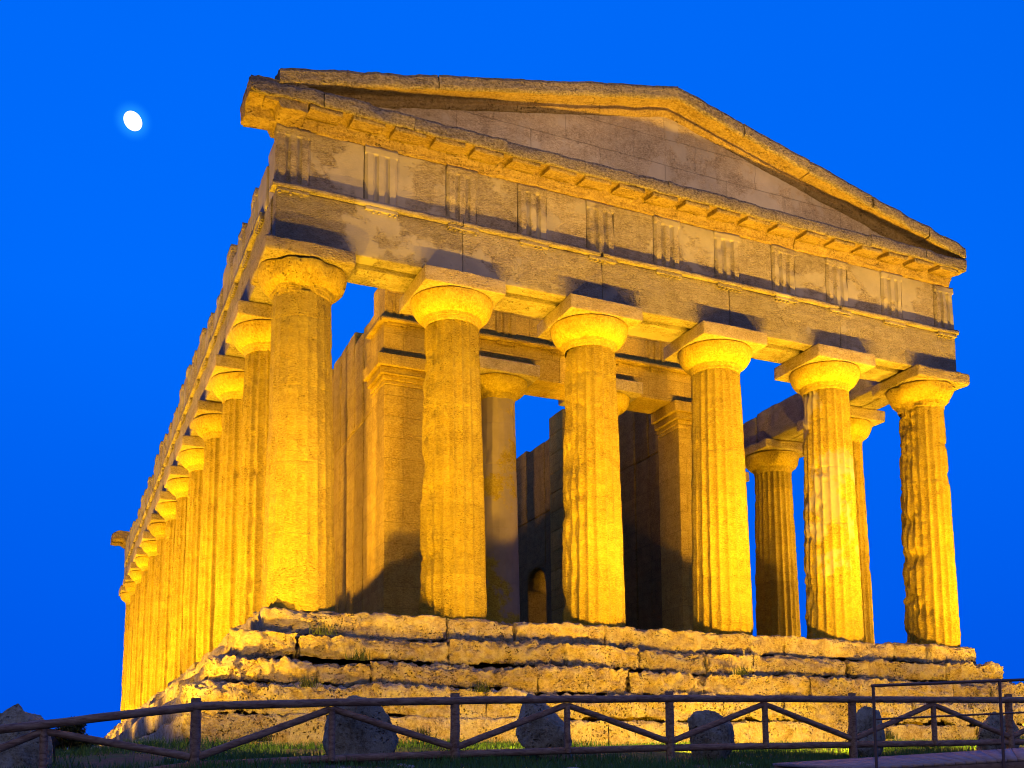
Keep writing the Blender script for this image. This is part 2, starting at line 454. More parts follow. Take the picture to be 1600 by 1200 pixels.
M['leaf'] = simple('bush_leaves', (.04, .06, .025), .8, 0, .5)
M['bark'] = simple('bush_stems', (.06, .045, .03), .9, 0, .4)

def ground_mat():
    m, n, b = mk_mat('grassy_earth'); tc = n.nodes.new('ShaderNodeTexCoord'); v = tc.outputs['Object']
    a = ramp_node(n, noise_node(n, v, .8, 6, .65), .42, .58)
    c = mixn(n, a, (.085, .075, .045), (.04, .09, .022))
    c = mixn(n, mathn(n, 'MULTIPLY', ramp_node(n, noise_node(n, v, 7, 6, .7), .56, .66), .6), c, (.17, .14, .10))
    n.links.new(c, b.inputs['Base Color']); b.inputs['Roughness'].default_value = .95
    bp = n.nodes.new('ShaderNodeBump'); bp.inputs['Distance'].default_value = .08
    n.links.new(noise_node(n, v, 9, 8, .7), bp.inputs['Height']); n.links.new(bp.outputs[0], b.inputs['Normal']); return m
M['ground'] = ground_mat()

# ------------------------------------------------------------------ terrain
def zg(x, y):
    x = np.asarray(x, float); y = np.asarray(y, float)
    z = np.interp(y, [-60, -20, -12, -6.4, -2.4, 5, 20, 40, 60], [-9.6, -4.75, -3.42, -2.86, -2.50, -2.35, -2.2, -2.4, -4.5])
    z = z - 0.11 * np.clip(-10 - x, 0, 8) - .3 * np.clip(-18 - x, 0, 60)
    z = z + .035 * np.clip(x - 3, 0, 8) - .2 * np.clip(x - 20, 0, 60)
    r = np.hypot(x, y - 10); z = z - .05 * np.clip(r - 70, 0, 1400)
    P = np.stack([x.ravel(), y.ravel(), np.zeros(x.size)], 1)
    z = z + ((fbm(P, .5, 4, 3) - .5) * .22).reshape(z.shape) * np.clip(1.2 - 0 * z, 0, 1)
    return z
rad = np.concatenate([np.arange(0, 120) * .25, 30 * 1.085 ** np.arange(0, 60)])
ang = np.linspace(0, 2 * np.pi, 257)[:-1]
Rr, Aa = np.meshgrid(rad, ang, indexing='ij')
X = -4 + Rr * np.cos(Aa); Y = -8 + Rr * np.sin(Aa)
mb = MB(); V = np.stack([X.ravel(), Y.ravel(), zg(X, Y).ravel()], 1)
F = gridF(len(rad), 257); ii, jj = F // 257, F % 257; mb.add(V, ii * 256 + jj % 256)
g = link('ground', mb.mesh('ground'), None, (0, 0, 0), M['ground']); tag(g, kind='structure')

# ------------------------------------------------------------------ the temple
ZT = 6.81                      # underside of the architrave
AX = [-7.72, -4.71, -1.60, 1.60, 4.71, 7.72]
FYS = [0, 3.01, 6.12]
for i in range(8): FYS.append(FYS[-1] + 3.206)
FYS += [FYS[-1] + 3.11, FYS[-1] + 6.12]
YB = FYS[-1]                   # axis of the back row
temple = thing('temple', 'ancient stone temple with fluted columns and a pediment, lit yellow at dusk', 'temple', (0, 0, -2.45))
def part(name, mb_, mat, parent=None, w=(0, 0, 0), smooth=True):
    return link(name, mb_.mesh(name, smooth) if isinstance(mb_, MB) else mb_, parent or temple, w, mat)

# --- krepis
LEV = [(0.0, -.47, -.76, -8.50, 8.42), (-.48, -.95, -1.16, -9.02, 8.85), (-.96, -1.45, -1.58, -9.45, 9.25),
       (-1.46, -1.97, -2.0, -9.82, 9.6), (-1.98, -2.75, -2.12, -9.95, 9.8)]
rnd = random.Random(11)
for li, (zt, zb, yf, xl, xr) in enumerate(LEV):
    mb = MB(); x = xl; k = 0
    wear = [.075, .12, .14, .12, .07][li]
    while x < xr - .3:
        w = rnd.choice((1.1, 1.6, 2.3, 3.1)) * rnd.uniform(.8, 1.15)
        if x + w > xr - .6: w = xr - x
        gap = .004 + rnd.random() ** 5 * .03
        hole = 0.0
        if li in (1, 2) and -7.9 < x + w / 2 < -5.6: hole = rnd.uniform(.03, .12)
        dz = rnd.uniform(-.05, .02) if li else rnd.uniform(-.03, 0)
        dy = rnd.uniform(-.03, .06) + hole
        block(mb, (x + gap, yf + dy, zb - .03), (x + w - gap, yf + 1.0, zt + dz - hole * .5), r=wear * (1.0 + hole * 2), amp=wear * .8, res=.04, seed=li * 40, fine=1.0, edge=1.25, faces='xXyZ', ax=(.22 if rnd.random() < .75 else 1, 1, 1), low=.8)
        x += w; k += 1
    # left flank return
    y = yf + 1.0
    while y < YB + 1.2:
        w = rnd.uniform(1.0, 2.2)
        gap = .006 + rnd.random() ** 3 * .03
        block(mb, (xl + rnd.uniform(-.05, .05), y + gap, zb - .03), (xl + 1.0, y + w - gap, zt + rnd.uniform(-.05, 0)), r=wear, amp=wear * .6, res=.11 if y < 12 else .2, seed=li * 60 + k, edge=1.2, faces='xyYZ')
        y += w; k += 1
    # right flank return
    y = yf + 1.0
    while y < YB + 1.2:
        w = rnd.uniform(1.6, 2.4)
        block(mb, (xr - 1.0, y + .01, zb - .03), (xr + rnd.uniform(-.05, .05), y + w - .01, zt + rnd.uniform(-.05, 0)), r=wear, amp=wear * .6, res=.22, seed=li * 60 + k, faces='XyYZ')
        y += w; k += 1
    part('step', mb, M['step'] if li < 3 else M['found'])
mb = MB()
block(mb, (-7.6, .2, -2.6), (7.5, YB + .7, -.012), r=.02, amp=.008, res=.6, seed=3, faces='xXyYZ')
part('stylobate_floor', mb, M['naos'])

# --- columns
NECK = 5.98
def shaft_mb(r0, r1, z0, z1, seed, flute=.04, ero=.012, chip=.03, wear=.35, flutes=20, per=8, left=0.0, rows=110):
    n = flutes * per; th = np.arange(n) * 2 * np.pi / n
    zj = z0 + (z1 - z0) * np.array([.235, .47, .70, .9]) + (np.random.RandomState(seed).rand(4) - .5) * .3
    z = np.concatenate([np.linspace(z0, z1, rows)] + [[j - .03, j - .008, j + .008, j + .03] for j in zj]); z = np.unique(z)
    Z, TH = np.meshgrid(z, th, indexing='ij'); t = (Z - z0) / (z1 - z0)
    R0 = r0 + (r1 - r0) * t + .010 * np.sin(np.pi * t)
    P = np.stack([R0.ravel() * np.cos(TH.ravel()), R0.ravel() * np.sin(TH.ravel()), Z.ravel()], 1)
    u = (TH * flutes / (2 * np.pi)) % 1 * 2 - 1
    lo = fbm(P, 1.1, 3, seed + 1).reshape(Z.shape)
    depth = flute * (1 - u ** 2)
    # weathered arrises: noise pulls the crest back towards the flute bottom
    wz = wear * sstep(.30, .72, lo)
    prof = depth * (1 - wz) + flute * .75 * wz
    e = (fbm(P * np.array([1, 1, 1.8]), 5.5, 4, seed + 2).reshape(Z.shape) - .5) * 2 * ero
    e += (fbm(P * np.array([1, 1, 1.8]), 19, 3, seed + 3).reshape(Z.shape) - .5) * ero
    ch = sstep(.60, .80, fbm(P, 2.4, 4, seed + 4).reshape(Z.shape)) * chip
    side = sstep(-.2, -.95, np.cos(TH + .25)) * left           # battered windward side
    ch = ch + side * sstep(.35, .8, fbm(P, 3.2, 4, seed + 6).reshape(Z.shape))
    j = np.zeros_like(Z)
    for q in zj: j += .010 * np.exp(-((Z - q) / .012) ** 2)
    R_ = R0 - prof + e - ch - j
    base = sstep(.0, .28, Z - z0); R_ = R_ - (1 - base) * .03 * fbm(P, 4, 3, seed + 8).reshape(Z.shape) * 2
    V = np.stack([R_ * np.cos(TH), R_ * np.sin(TH), Z], -1).reshape(-1, 3)
    F = gridF(len(z), n + 1); ii, jj = F // (n + 1), F % (n + 1); F = ii * n + jj % n
    return MB().add(V, F[:, ::-1])

def lathe(profile, n=112, seed=0, amp=.006, big=0.0):
    pr = np.array(profile, float)
    s = [pr[0]]
    for a, b in zip(pr[:-1], pr[1:]):
        k = max(1, int(np.ceil(np.linalg.norm(b - a) / .03)))
        for i in range(1, k + 1): s.append(a + (b - a) * i / k)
    s = np.array(s); th = np.arange(n) * 2 * np.pi / n
    R_ = np.repeat(s[:, 0], n); Z = np.repeat(s[:, 1], n); TH = np.tile(th, len(s))
    P = np.stack([R_ * np.cos(TH), R_ * np.sin(TH), Z], 1)
    d = (fbm(P, 4, 4, seed) - .5) * 2 * amp + (fbm(P, 15, 3, seed + 1) - .5) * amp - big * sstep(.5, .75, fbm(P, 1.9, 3, seed + 2))
    R_ = np.maximum(R_ + d, .02)
    V = np.stack([R_ * np.cos(TH), R_ * np.sin(TH), Z + d * .4], 1)
    F = gridF(len(s), n + 1); ii, jj = F // (n + 1), F % (n + 1); F = ii * n + jj % n
    return MB().add(V, F[:, ::-1])

def echinus_prof(r1, zn, zt, R):
    h = zt - zn
    pts = [(r1 - .012, zn - .03), (r1 + .004, zn), (r1 + .006, zn + .05)]
    for k in range(3):
        z = zn + .055 + k * .026; pts += [(r1 + .016 + k * .016, z), (r1 + .004 + k * .02, z + .013)]
    z0 = zn + .135; r0_ = r1 + .06
    for t in np.linspace(0, 1, 9)[0:]:
        a = t * math.pi / 2
        pts.append((r0_ + (R - r0_) * math.sin(a) ** .9, z0 + (zt - .015 - z0) * (1 - math.cos(a)) * .55 + (zt - .015 - z0) * t * .45))
    pts.append((R - .03, zt)); pts.append((.2, zt)); return pts

AW = .845
def abacus_mb(seed, r=.02, amp=.012, aw=AW, h=.31, z0=6.50):
    return block(MB(), (-aw, -aw, z0), (aw, aw, z0 + h - .004), r=r, amp=amp, res=.06, seed=seed, edge=1.2)

def make_column(x, y, sh, ec, ab, ms, mc, ma, z=0):
    c = link('column', None, temple, (x, y, z))
    part('shaft', sh, ms, c, (x, y, z)); part('echinus', ec, mc, c, (x, y, z)); part('abacus', ab, ma, c, (x, y, z))
    return c

def copy_column(src, x, y, z=0):
    c = src.copy(); COL.objects.link(c); c.parent = temple
    c.location = Vector((x, y, z)) - ROOTS[temple.name]
    for ch in src.children:
        d = ch.copy(); COL.objects.link(d); d.parent = c
    return c

EP = echinus_prof(.548, NECK, 6.50, .83)
# six front columns, each with its own weathering
spec = [dict(flute=.03, ero=.008, chip=.015, wear=.8, left=.02),
        dict(flute=.062, ero=.009, chip=.022, wear=.15, left=.09),
        dict(flute=.062, ero=.009, chip=.022, wear=.12, left=.09),
        dict(flute=.055, ero=.007, chip=.012, wear=.1, left=.02),
        dict(flute=.055, ero=.009, chip=.03, wear=.12, left=.10),
        dict(flute=.055, ero=.016, chip=.05, wear=.25, left=.12)]
smat = ['column', 'column_rough', 'column', 'column', 'column_plaster', 'column_rough']
for i, x in enumerate(AX):
    sp = spec[i]
    rough_cap = i in (0, 5)
    sh = shaft_mb(.674, .548, -.02, NECK + .01, 100 + i * 7, rows=150, **sp)
    ec = lathe(EP, seed=200 + i, amp=.03 if rough_cap else .006, big=.10 if i == 5 else (.07 if i == 0 else .015))
    ab = abacus_mb(300 + i, r=.06 if rough_cap else .02, amp=.035 if rough_cap else (.018 if i == 1 else .006))
    c = make_column(x, 0, sh, ec, ab, M[smat[i]], M['capital_rough'] if rough_cap else M['capital'], M['abacus_rough'] if rough_cap else M['abacus'])
    if i == 4: c['label'] = 'column whose top drum is smooth pale plaster'
    if i == 5: c['label'] = 'corner column with a badly crumbled capital'
# flank columns: three kinds, then copies
protos = []
for k in range(3):
    sh = shaft_mb(.674, .548, -.02, NECK + .01, 400 + k * 13, flute=.06, ero=.014, chip=.03, wear=.12, left=.03)
    ec = lathe(EP, seed=420 + k, amp=.012, big=.03 if k < 2 else .09)
    ab = abacus_mb(440 + k, r=.03 if k < 2 else .06, amp=.015 if k < 2 else .04)
    protos.append(make_column(AX[0], FYS[1 + k], sh, ec, ab, M['column'], M['capital'] if k < 2 else M['capital_rough'], M['abacus'] if k < 2 else M['abacus_rough']))
for k in range(4, 13): copy_column(protos[[0, 1, 0, 2, 1, 0, 1, 2, 0][k - 4]], AX[0], FYS[k])
for k in range(1, 13): copy_column(protos[[1, 2, 0, 2, 1, 0, 2, 0, 1, 2, 0, 1][k - 1]], AX[5], FYS[k])
for k in range(1, 5): copy_column(protos[k % 3], AX[k], YB)

# --- architrave beams
def ident(a, o, u): return np.stack([a, -o, u], 1)                     # front: along x, out = -y
def leftf(a, o, u): return np.stack([-o, a, u], 1)                     # left flank: along y, out = -x
PF = .63
mb = MB()
cuts = [-8.35] + AX[1:5] + [8.35]
for i, (a, b) in enumerate(zip(cuts[:-1], cuts[1:])):
    block(mb, (a + .003, -PF + random.uniform(-.008, .008), ZT), (b - .003, -.30, 7.81), r=.018, amp=.014, res=.06, seed=500 + i, edge=1.3)
    block(mb, (a + .003, -.29, ZT + .14), (b - .003, -.13, 7.81), r=.01, amp=.004, res=.2, seed=510 + i, faces='yz')
    block(mb, (a + .003, -.12, ZT - .002 if i else ZT), (b - .003, .56, 7.86), r=.02, amp=.008, res=.09, seed=520 + i)
architrave = part('architrave', mb, M['entab'])
# taenia, regulae and guttae
TRI = [-8.04] + [x for x in (-6.36, -4.71, -3.17, -1.60, .02, 1.59, 3.14, 4.69, 6.36)] + [8.04]
mb = MB()
for i, (a, b) in enumerate(zip(cuts[:-1], cuts[1:])):
    sweep(mb, [(.40, 7.815), (PF + .085, 7.815), (PF + .085, 7.915), (.40, 7.915)], ident, np.arange(a - (.07 if i == 0 else 0), b + .001 + (.07 if i == 4 else 0), .08), amp=.016, seed=530 + i, res=.05)
part('taenia', mb, M['entab'], architrave)
for i, x in enumerate(TRI):
    mb = MB(); w = .32
    if i in (0, 10): w = .30
    block(mb, (x - w, -PF - .065, 7.74), (x + w, -PF + .02, 7.812), r=.012, amp=.010, res=.05, seed=560 + i)
    for k in range(6):
        gx = x - w + (k + .5) * w / 3
        if random.random() < .22: continue
        tube(mb, (gx, -PF - .030, 7.742), (gx, -PF - .030, 7.70), .022, .028, n=8, rows=2)
    part('regula', mb, M['entab'], architrave)

# --- frieze
Z0F, Z1F = 7.92, 9.05
mb = MB()
for i, (a, b) in enumerate(zip(TRI[:-1], TRI[1:])):
    block(mb, (a + .318 if i else a + .31, -PF + .03 + random.uniform(-.006, .006), Z0F), (b - .338, .2, Z1F), r=.012, amp=.012, res=.06, seed=600 + i, faces='xXyZ')
block(mb, (-8.3, -.30, Z0F), (8.3, .45, Z1F - .03), r=.03, amp=.02, res=.2, seed=640)
frieze = part('frieze', mb, M['frieze'])
GL = [0, .002, .05, .075, .08, .09, .16, .235, .24, .255, .33, .405, .42, .425, .50, .575, .58, .595, .67, .745, .76, .765, .84, .91, .92, .925, .95, .998, 1]
def glyph(u):
    d = np.zeros_like(u)
    for a, b in ((.24, .42), (.58, .76)):
        m_ = (u > a) & (u < b); d = np.where(m_, .075 * np.minimum(1, np.minimum(u - a, b - u) / .06), d)
    d = np.where(u < .08, .05 * (1 - u / .08), d); d = np.where(u > .92, .05 * (u - .92) / .08, d); return d
def triglyph(mb, cx, T, out, w=.66, seed=0, z0=Z0F, z1=Z1F, ero=.010, back=.4):
    u = np.array(GL); xs = cx - w / 2 + u * w
    zs = np.unique(np.concatenate([np.linspace(z0, z1 - .17, 22), [z1 - .165, z1 - .15], np.linspace(z1 - .14, z1, 4)]))
    U, Z = np.meshgrid(u, zs, indexing='ij'); D = -glyph(U)
    D = np.where(Z > z1 - .158, .004, D)
    Pn = T((cx - w / 2 + U * w).ravel(), np.full(U.size, out), Z.ravel())
    dam = sstep(.5, .72, fbm(Pn, 1.6, 3, seed + 7)).reshape(U.shape)
    D = D + out - dam * .03 + ((fbm(Pn, 7, 4, seed) - .5) * 2 * ero * (1 + 2 * dam.ravel())).reshape(U.shape)
    return panel(mb, xs, zs, D, back, T)
for i, x in enumerate(TRI):
    part('triglyph', triglyph(MB(), x, ident, PF + .018, .64 if 0 < i < 10 else .62, 700 + i, ero=.012), M['frieze'], frieze)

# --- horizontal cornice with mutules
GZ = 9.22
prof = [(.30, 9.052), (PF + .03, 9.052), (PF + .05, 9.13), (PF + .10, 9.19), (PF + .13, 9.27), (1.20, GZ), (1.25, GZ - .005), (1.26, GZ + .12), (1.24, GZ + .27), (1.12, GZ + .30), (.55, GZ + .34), (.30, GZ + .34)]
mb = MB(); gc = [-8.93, -7.6, -5.9, -4.0, -2.1, -.3, 1.5, 3.4, 5.2, 6.9, 8.22]
for i, (a, b) in enumerate(zip(gc[:-1], gc[1:])):
    o = random.uniform(-.02, .015); z_ = random.uniform(-.012, .012)
    st = np.linspace(a + .004, b - .004, int((b - a) / .07) + 2)
    sweep(mb, [(p[0] + (o if p[0] > .9 else 0), p[1] + (z_ if p[0] > .9 else 0)) for p in prof], ident, st, amp=.050 if i in (0, 1, 9) else .036, seed=800 + i * 3, res=.06, fine=.5)
# returns round the corners
sweep(mb, [(7.9, 9.052), (8.38, 9.052), (8.45, 9.2), (8.90, 9.17), (8.93, 9.17), (8.93, 9.45), (8.80, 9.52), (7.9, 9.55)], leftf, np.linspace(-1.20, -.12, 16), amp=.045, seed=850, fine=.5)
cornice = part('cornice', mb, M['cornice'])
k = 0; x = -8.36
while x < 8.3:
    if True:
        mb = MB()
        sweep(mb, [(PF + .17, 9.28), (PF + .17, 9.19), (1.19, GZ - .085), (1.19, GZ + .02)], ident, np.linspace(x - .30, x + .30, 9), amp=.014, seed=860 + k, res=.08)
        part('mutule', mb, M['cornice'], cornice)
    x += .802; k += 1
mb = MB(); sweep(mb, [(8.48, 9.25), (8.48, 9.15), (8.88, 9.11), (8.88, 9.2)], leftf, np.linspace(-.72, -.16, 8), amp=.012, seed=890, res=.08)
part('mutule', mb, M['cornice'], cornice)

# --- pediment
SL = .236; AZ = 11.72
def rake(a, o, u): return np.stack([a, -o, u + AZ - SL * np.abs(a)], 1)
rp = [(1.25, 0), (1.25, -.24), (1.21, -.27), (.86, -.235), (.82, -.26), (.86, -.33), (.76, -.40), (.30, -.40), (.30, .02), (1.1, .03)]
mb = MB(); rc = [-8.42, -7.2, -5.4, -3.6, -1.7, 0, 1.7, 3.5, 5.3, 7.0, 8.2]
for i, (a, b) in enumerate(zip(rc[:-1], rc[1:])):
    o = random.uniform(-.02, .02); st = np.linspace(a + (.004 if a else 0), b - (.004 if b else 0), int((b - a) / .08) + 2)
    sweep(mb, [(p[0] + (o if p[0] > 1 else 0), p[1]) for p in rp], rake, st, amp=.045 if i in (0, 1, 8, 9) else .028, seed=900 + i * 3, res=.06, fine=.5)
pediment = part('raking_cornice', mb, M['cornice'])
mb = MB(); xs = np.linspace(-8.3, 8.3, 210); ts = np.linspace(0, 1, 34)
Xg, Tg = np.meshgrid(xs, ts, indexing='ij'); top = np.maximum(AZ - SL * np.abs(Xg) - .34, 9.46); Zg = 9.45 + (top - 9.45) * Tg
Pn = np.stack([Xg.ravel(), np.full(Xg.size, -.5), Zg.ravel()], 1)
Yg = -.74 + ((fbm(Pn, 2.5, 4, 77) - .5) * .06 + (fbm(Pn, 12, 3, 78) - .5) * .012)
mb.add(np.stack([Xg.ravel(), Yg, Zg.ravel()], 1), gridF(210, 34))
mb.add(np.stack([Xg.ravel(), np.full(Xg.size, .1), Zg.ravel()], 1), gridF(210, 34)[:, ::-1])
part('tympanum', mb, M['tympanum'])

# --- flank entablatures
def rightf(a, o, u): return np.stack([o, a, u], 1)
mb = MB(); fc = [.58] + FYS[1:12] + [YB - .56]
for i, (a, b) in enumerate(zip(fc[:-1], fc[1:])):
    res = .09 if i < 4 else .2
    block(mb, (-8.35, a + .003, ZT), (-7.79, b - .003, 7.82), r=.02, amp=.016, res=res, seed=950 + i, edge=1.2)
    block(mb, (-7.77, a + .003, ZT), (-7.16, b - .003, 7.86), r=.03, amp=.012, res=res * 1.5, seed=970 + i)
    sweep(mb, [(8.0, 7.822), (8.43, 7.822), (8.43, 7.92), (8.0, 7.92)], leftf, np.arange(a, b, .1 if i < 5 else .3), amp=.014, seed=990 + i, res=.07)
fl = part('flank_architrave', mb, M['entab'])
for k in range(24):
    y = 0.02 + 1.555 * k + .8
    if y > YB - .8: break
    mb = MB(); block(mb, (-8.415, y - .31, 7.74), (-8.33, y + .31, 7.82), r=.01, amp=.008, res=.08, seed=1000 + k)
    for q in range(6): tube(mb, (-8.385, y - .31 + (q + .5) * .1033, 7.742), (-8.385, y - .31 + (q + .5) * .1033, 7.70), .022, .028, n=6, rows=2)
    part('regula', mb, M['entab'], fl)
mb = MB(); rr_ = random.Random(5); y = -.3; k = 0
ff = None; trs = []
while y < YB - .7:
    # metope block then triglyph block, tops broken off at different heights
    h2 = 9.06 - rr_.random() ** 1.5 * .4; h1 = h2 - rr_.uniform(-.06, .12)
    block(mb, (-8.35, y + .65, Z0F), (-7.7, y + 1.555, h1), r=.05, amp=.03, res=.1 if y < 14 else .2, seed=1100 + k, edge=1.2)
    block(mb, (-8.28, y, Z0F), (-7.75, y + .648, h2 - .02), r=.05, amp=.03, res=.12 if y < 14 else .2, seed=1140 + k, edge=1.2)
    trs.append((y + .325, h2, k)); y += 1.555; k += 1
ff = part('flank_frieze', mb, M['frieze'])
for (y, h2, k) in trs:
    if k == 0: continue
    part('triglyph', triglyph(MB(), y, lambda a, o, u: np.stack([-o, a, u], 1), 8.395, .65, 1200 + k, Z0F, h2, .012, 7.9), M['frieze'], ff)
mb = MB()
for i, (a, b) in enumerate(zip(fc[:-1], fc[1:])):
    block(mb, (7.16, a + .003, ZT), (7.74, b - .003, 7.80 + random.uniform(-.08, .03)), r=.05, amp=.03, res=.12, seed=1300 + i, edge=1.3)
    block(mb, (7.76, a + .003, ZT), (8.33, b - .003, 7.84 + random.uniform(-.05, .03)), r=.05, amp=.03, res=.2, seed=1330 + i, edge=1.3)
part('flank_architrave', mb, M['entab'])
# back row entablature and pediment
mb = MB()
block(mb, (-8.35, YB - .56, ZT), (8.35, YB + .63, 7.88), r=.04, amp=.03, res=.35, seed=1400)
block(mb, (-8.33, YB - .45, 7.89), (8.33, YB + .63, 9.05), r=.04, amp=.03, res=.35, seed=1401)
back = part('back_entablature', mb, M['entab'])
def bk(a, o, u): return np.stack([a, YB + o, u], 1)
def bkr(a, o, u): return np.stack([a, YB + o, u + AZ - SL * np.abs(a)], 1)
mb = MB(); sweep(mb, prof, bk, np.linspace(-8.97, 8.6, 120), amp=.06, seed=1410, res=.1)
sweep(mb, rp, bkr, np.linspace(-7.2, 7.6, 101), amp=.05, seed=1420, res=.12)
sweep(mb, [(7.9, 9.052), (8.38, 9.052), (8.5, 9.2), (8.93, 9.17), (8.97, 9.45), (8.80, 9.58), (7.9, 9.6)], leftf, np.linspace(YB - .55, YB + 1.2, 24), amp=.06, seed=1430, fine=.5)
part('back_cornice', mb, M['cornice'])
mb = MB(); mb.add(np.stack([Xg.ravel(), YB + .5 + 0 * Yg, Zg.ravel()], 1), gridF(210, 34)[:, ::-1]); mb.add(np.stack([Xg.ravel(), YB - .1 + 0 * Yg, Zg.ravel()], 1), gridF(210, 34))
part('back_tympanum', mb, M['tympanum'])

# --- naos
YP = 4.80; ZN = .32
mb = MB(); block(mb, (-4.95, YP - .25, -.01), (4.95, 32.5, ZN), r=.02, amp=.008, res=.35, seed=1500, faces='xXyYZ')
part('naos_floor', mb, M['naos'])
def anta(s):
    a = link('anta', None, temple, (s * 4.15, YP, ZN))
    mb = MB(); block(mb, (s * 4.15 - .55, YP, ZN), (s * 4.15 + .55, YP + 1.1, 6.50), r=.012, amp=.006, res=.12, seed=1510 + s)
    o = part('pier', mb, M['naos'], a); o.location = -ROOTS[a.name]; 
    mb = MB(); cx = s * 4.15
    for (z0, z1, p) in ((6.505, 6.60, .015), (6.605, 6.72, .045), (6.725, 6.90, .13), (6.905, 7.19, .22)):
        block(mb, (cx - .55 - p, YP - p, z0), (cx + .55 + p, YP + 1.1, z1), r=.012, amp=.006, res=.12, seed=int(1520 + z0 * 10))
    o = part('anta_capital', mb, M['naos'], a); o.location = -ROOTS[a.name]
anta(-1); anta(1)
# pronaos columns: smooth plaster with broken patches
ep2 = echinus_prof(.47, 6.36, 6.86, .80)
sh = shaft_mb(.56, .47, -.02, 6.37, 1600, flute=.008, ero=.006, chip=.025, wear=.9, left=.0)
ec = lathe(ep2, seed=1610, amp=.006, big=.02); ab = abacus_mb(1620, r=.015, amp=.006, aw=.86, h=.33, z0=6.865)
pc = make_column(-1.52, YP + .62, sh, ec, ab, M['pronaos_plaster'], M['capital'], M['abacus'], ZN)
for ch in pc.children: ch.location.z = 0
pc2 = copy_column(pc, 1.52, YP + .62, ZN)
# pronaos entablature
zp = 7.20
mb = MB(); block(mb, (-4.72, YP, zp), (0, YP + 1.12, 8.05), r=.014, amp=.006, res=.1, seed=1630); block(mb, (.004, YP, zp), (4.72, YP + 1.12, 8.05), r=.014, amp=.006, res=.1, seed=1631)
pa = part('pronaos_architrave', mb, M['naos'])
mb = MB(); sweep(mb, [(-YP - .5, 8.06), (-YP + .14, 8.06), (-YP + .14, 8.15), (-YP - .5, 8.15)], ident, np.arange(-4.8, 4.81, .1), amp=.008, seed=1640, res=.06)
sweep(mb, [(4.2, 8.06), (4.84, 8.06), (4.84, 8.15), (4.2, 8.15)], leftf, np.arange(YP, YP + 1.2, .1), amp=.008, seed=1641, res=.06)
part('taenia', mb, M['naos'], pa)
PT = [-4.36, -2.98, -1.50, 0, 1.50, 2.98, 4.36]
for i, x in enumerate(PT):
    mb = MB()
    for k in range(6): tube(mb, (x - .27 + .09 * k + .045, YP - .03, 8.0), (x - .27 + .09 * k + .045, YP - .03, 7.95), .018, .024, n=8, rows=2)
    block(mb, (x - .28, YP - .06, 8.0), (x + .28, YP + .02, 8.056), r=.008, amp=.004, res=.1, seed=1650 + i)
    part('regula', mb, M['naos'], pa)
mb = MB(); block(mb, (-4.68, YP + .05, 8.155), (4.68, YP + 1.05, 9.22), r=.02, amp=.012, res=.1, seed=1660)
pf = part('pronaos_frieze', mb, M['naos'])
for i, x in enumerate(PT):
    part('triglyph', triglyph(MB(), x, ident, -YP - .0, .58, 1670 + i, 8.155, 9.2, .006, -YP - .4), M['naos'], pf)
# naos side walls with arched openings
ARCH = [8.0 + 0 * 0 + 3.35 * k + 3.25 for k in range(6)]; ARCH = [11.25, 14.6, 17.95, 21.3, 24.65, 28.0]
AWD, SPR, ATOP = .78, 3.62, 4.42
for s in (-1, 1):
    xi, xo = (3.72, 4.64); x0, x1 = (xi, xo) if s > 0 else (-xo, -xi)
    mb = MB(); rw = random.Random(20 + s); y = YP + 1.10; k = 0
    edges = []
    for c in ARCH: edges.append((c - AWD, c + AWD))
    while y < 32:
        nxt = next((e for e in edges if e[0] > y + .05), None)
        ins = next((e for e in edges if abs(e[0] - y) < .05), None)
        yy = ins[1] if ins else min(y + rw.uniform(.7, 1.15), nxt[0] if nxt else 32)
        if nxt and not ins and nxt[0] - yy < .3: yy = nxt[0]
        top = 8.95 - rw.random() ** 1.3 * .45 + (.12 if y < 9 else 0)
        tiers = [ATOP if ins else ZN, 6.2, top]
        for a_, b_ in zip(tiers[:-1], tiers[1:]):
            off = rw.uniform(-.02, .02)
            rough = .02 if b_ < 7 else .05
            block(mb, (x0 + off, y + .003, a_ + .003), (x1 + off, yy - .003, b_), r=rough, amp=rough * .7, res=.12 if y < 18 else .25, seed=1700 + k + 50 * s, edge=1.2); k += 1
        if ins:
            c = (ins[0] + ins[1]) / 2
            ph = np.linspace(0, np.pi, 17); iy = c - AWD * np.cos(ph); iz = SPR + AWD * np.sin(ph)
            V = []; 
            for (a_, b_) in zip(iy, iz): V += [(x0, a_, b_), (x1, a_, b_), (x0, a_, ATOP + .01), (x1, a_, ATOP + .01)]
            V = np.array(V); F = []
            for q in range(16):
                o = q * 4; p = o + 4
                F += [(o, p, p + 1, o + 1), (o, o + 2, p + 2, p), (o + 1, p + 1, p + 3, o + 3)]
            mb.add(V, F)
        y = yy
    part('naos_wall', mb, M['naos'] if s < 0 else M['naos_shaded'], smooth=True)
rw = random.Random(33)
for s in (-1, 1):
    mb = MB()
    x0, x1 = (2.35, 3.72) if s > 0 else (-3.72, -2.35); z = ZN; k = 0
    while z < 8.2:
        h = .62; block(mb, (x0, 9.5, z), (x1, 10.5, z + h - .006), r=.02, amp=.012, res=.15, seed=1900 + k + 20 * s); z += h; k += 1
    part('door_wall', mb, M['naos'])
mb = MB(); block(mb, (-3.72, 31.0, ZN), (3.72, 32.0, 6.2), r=.05, amp=.03, res=.4, seed=1950); part('rear_wall', mb, M['naos'])

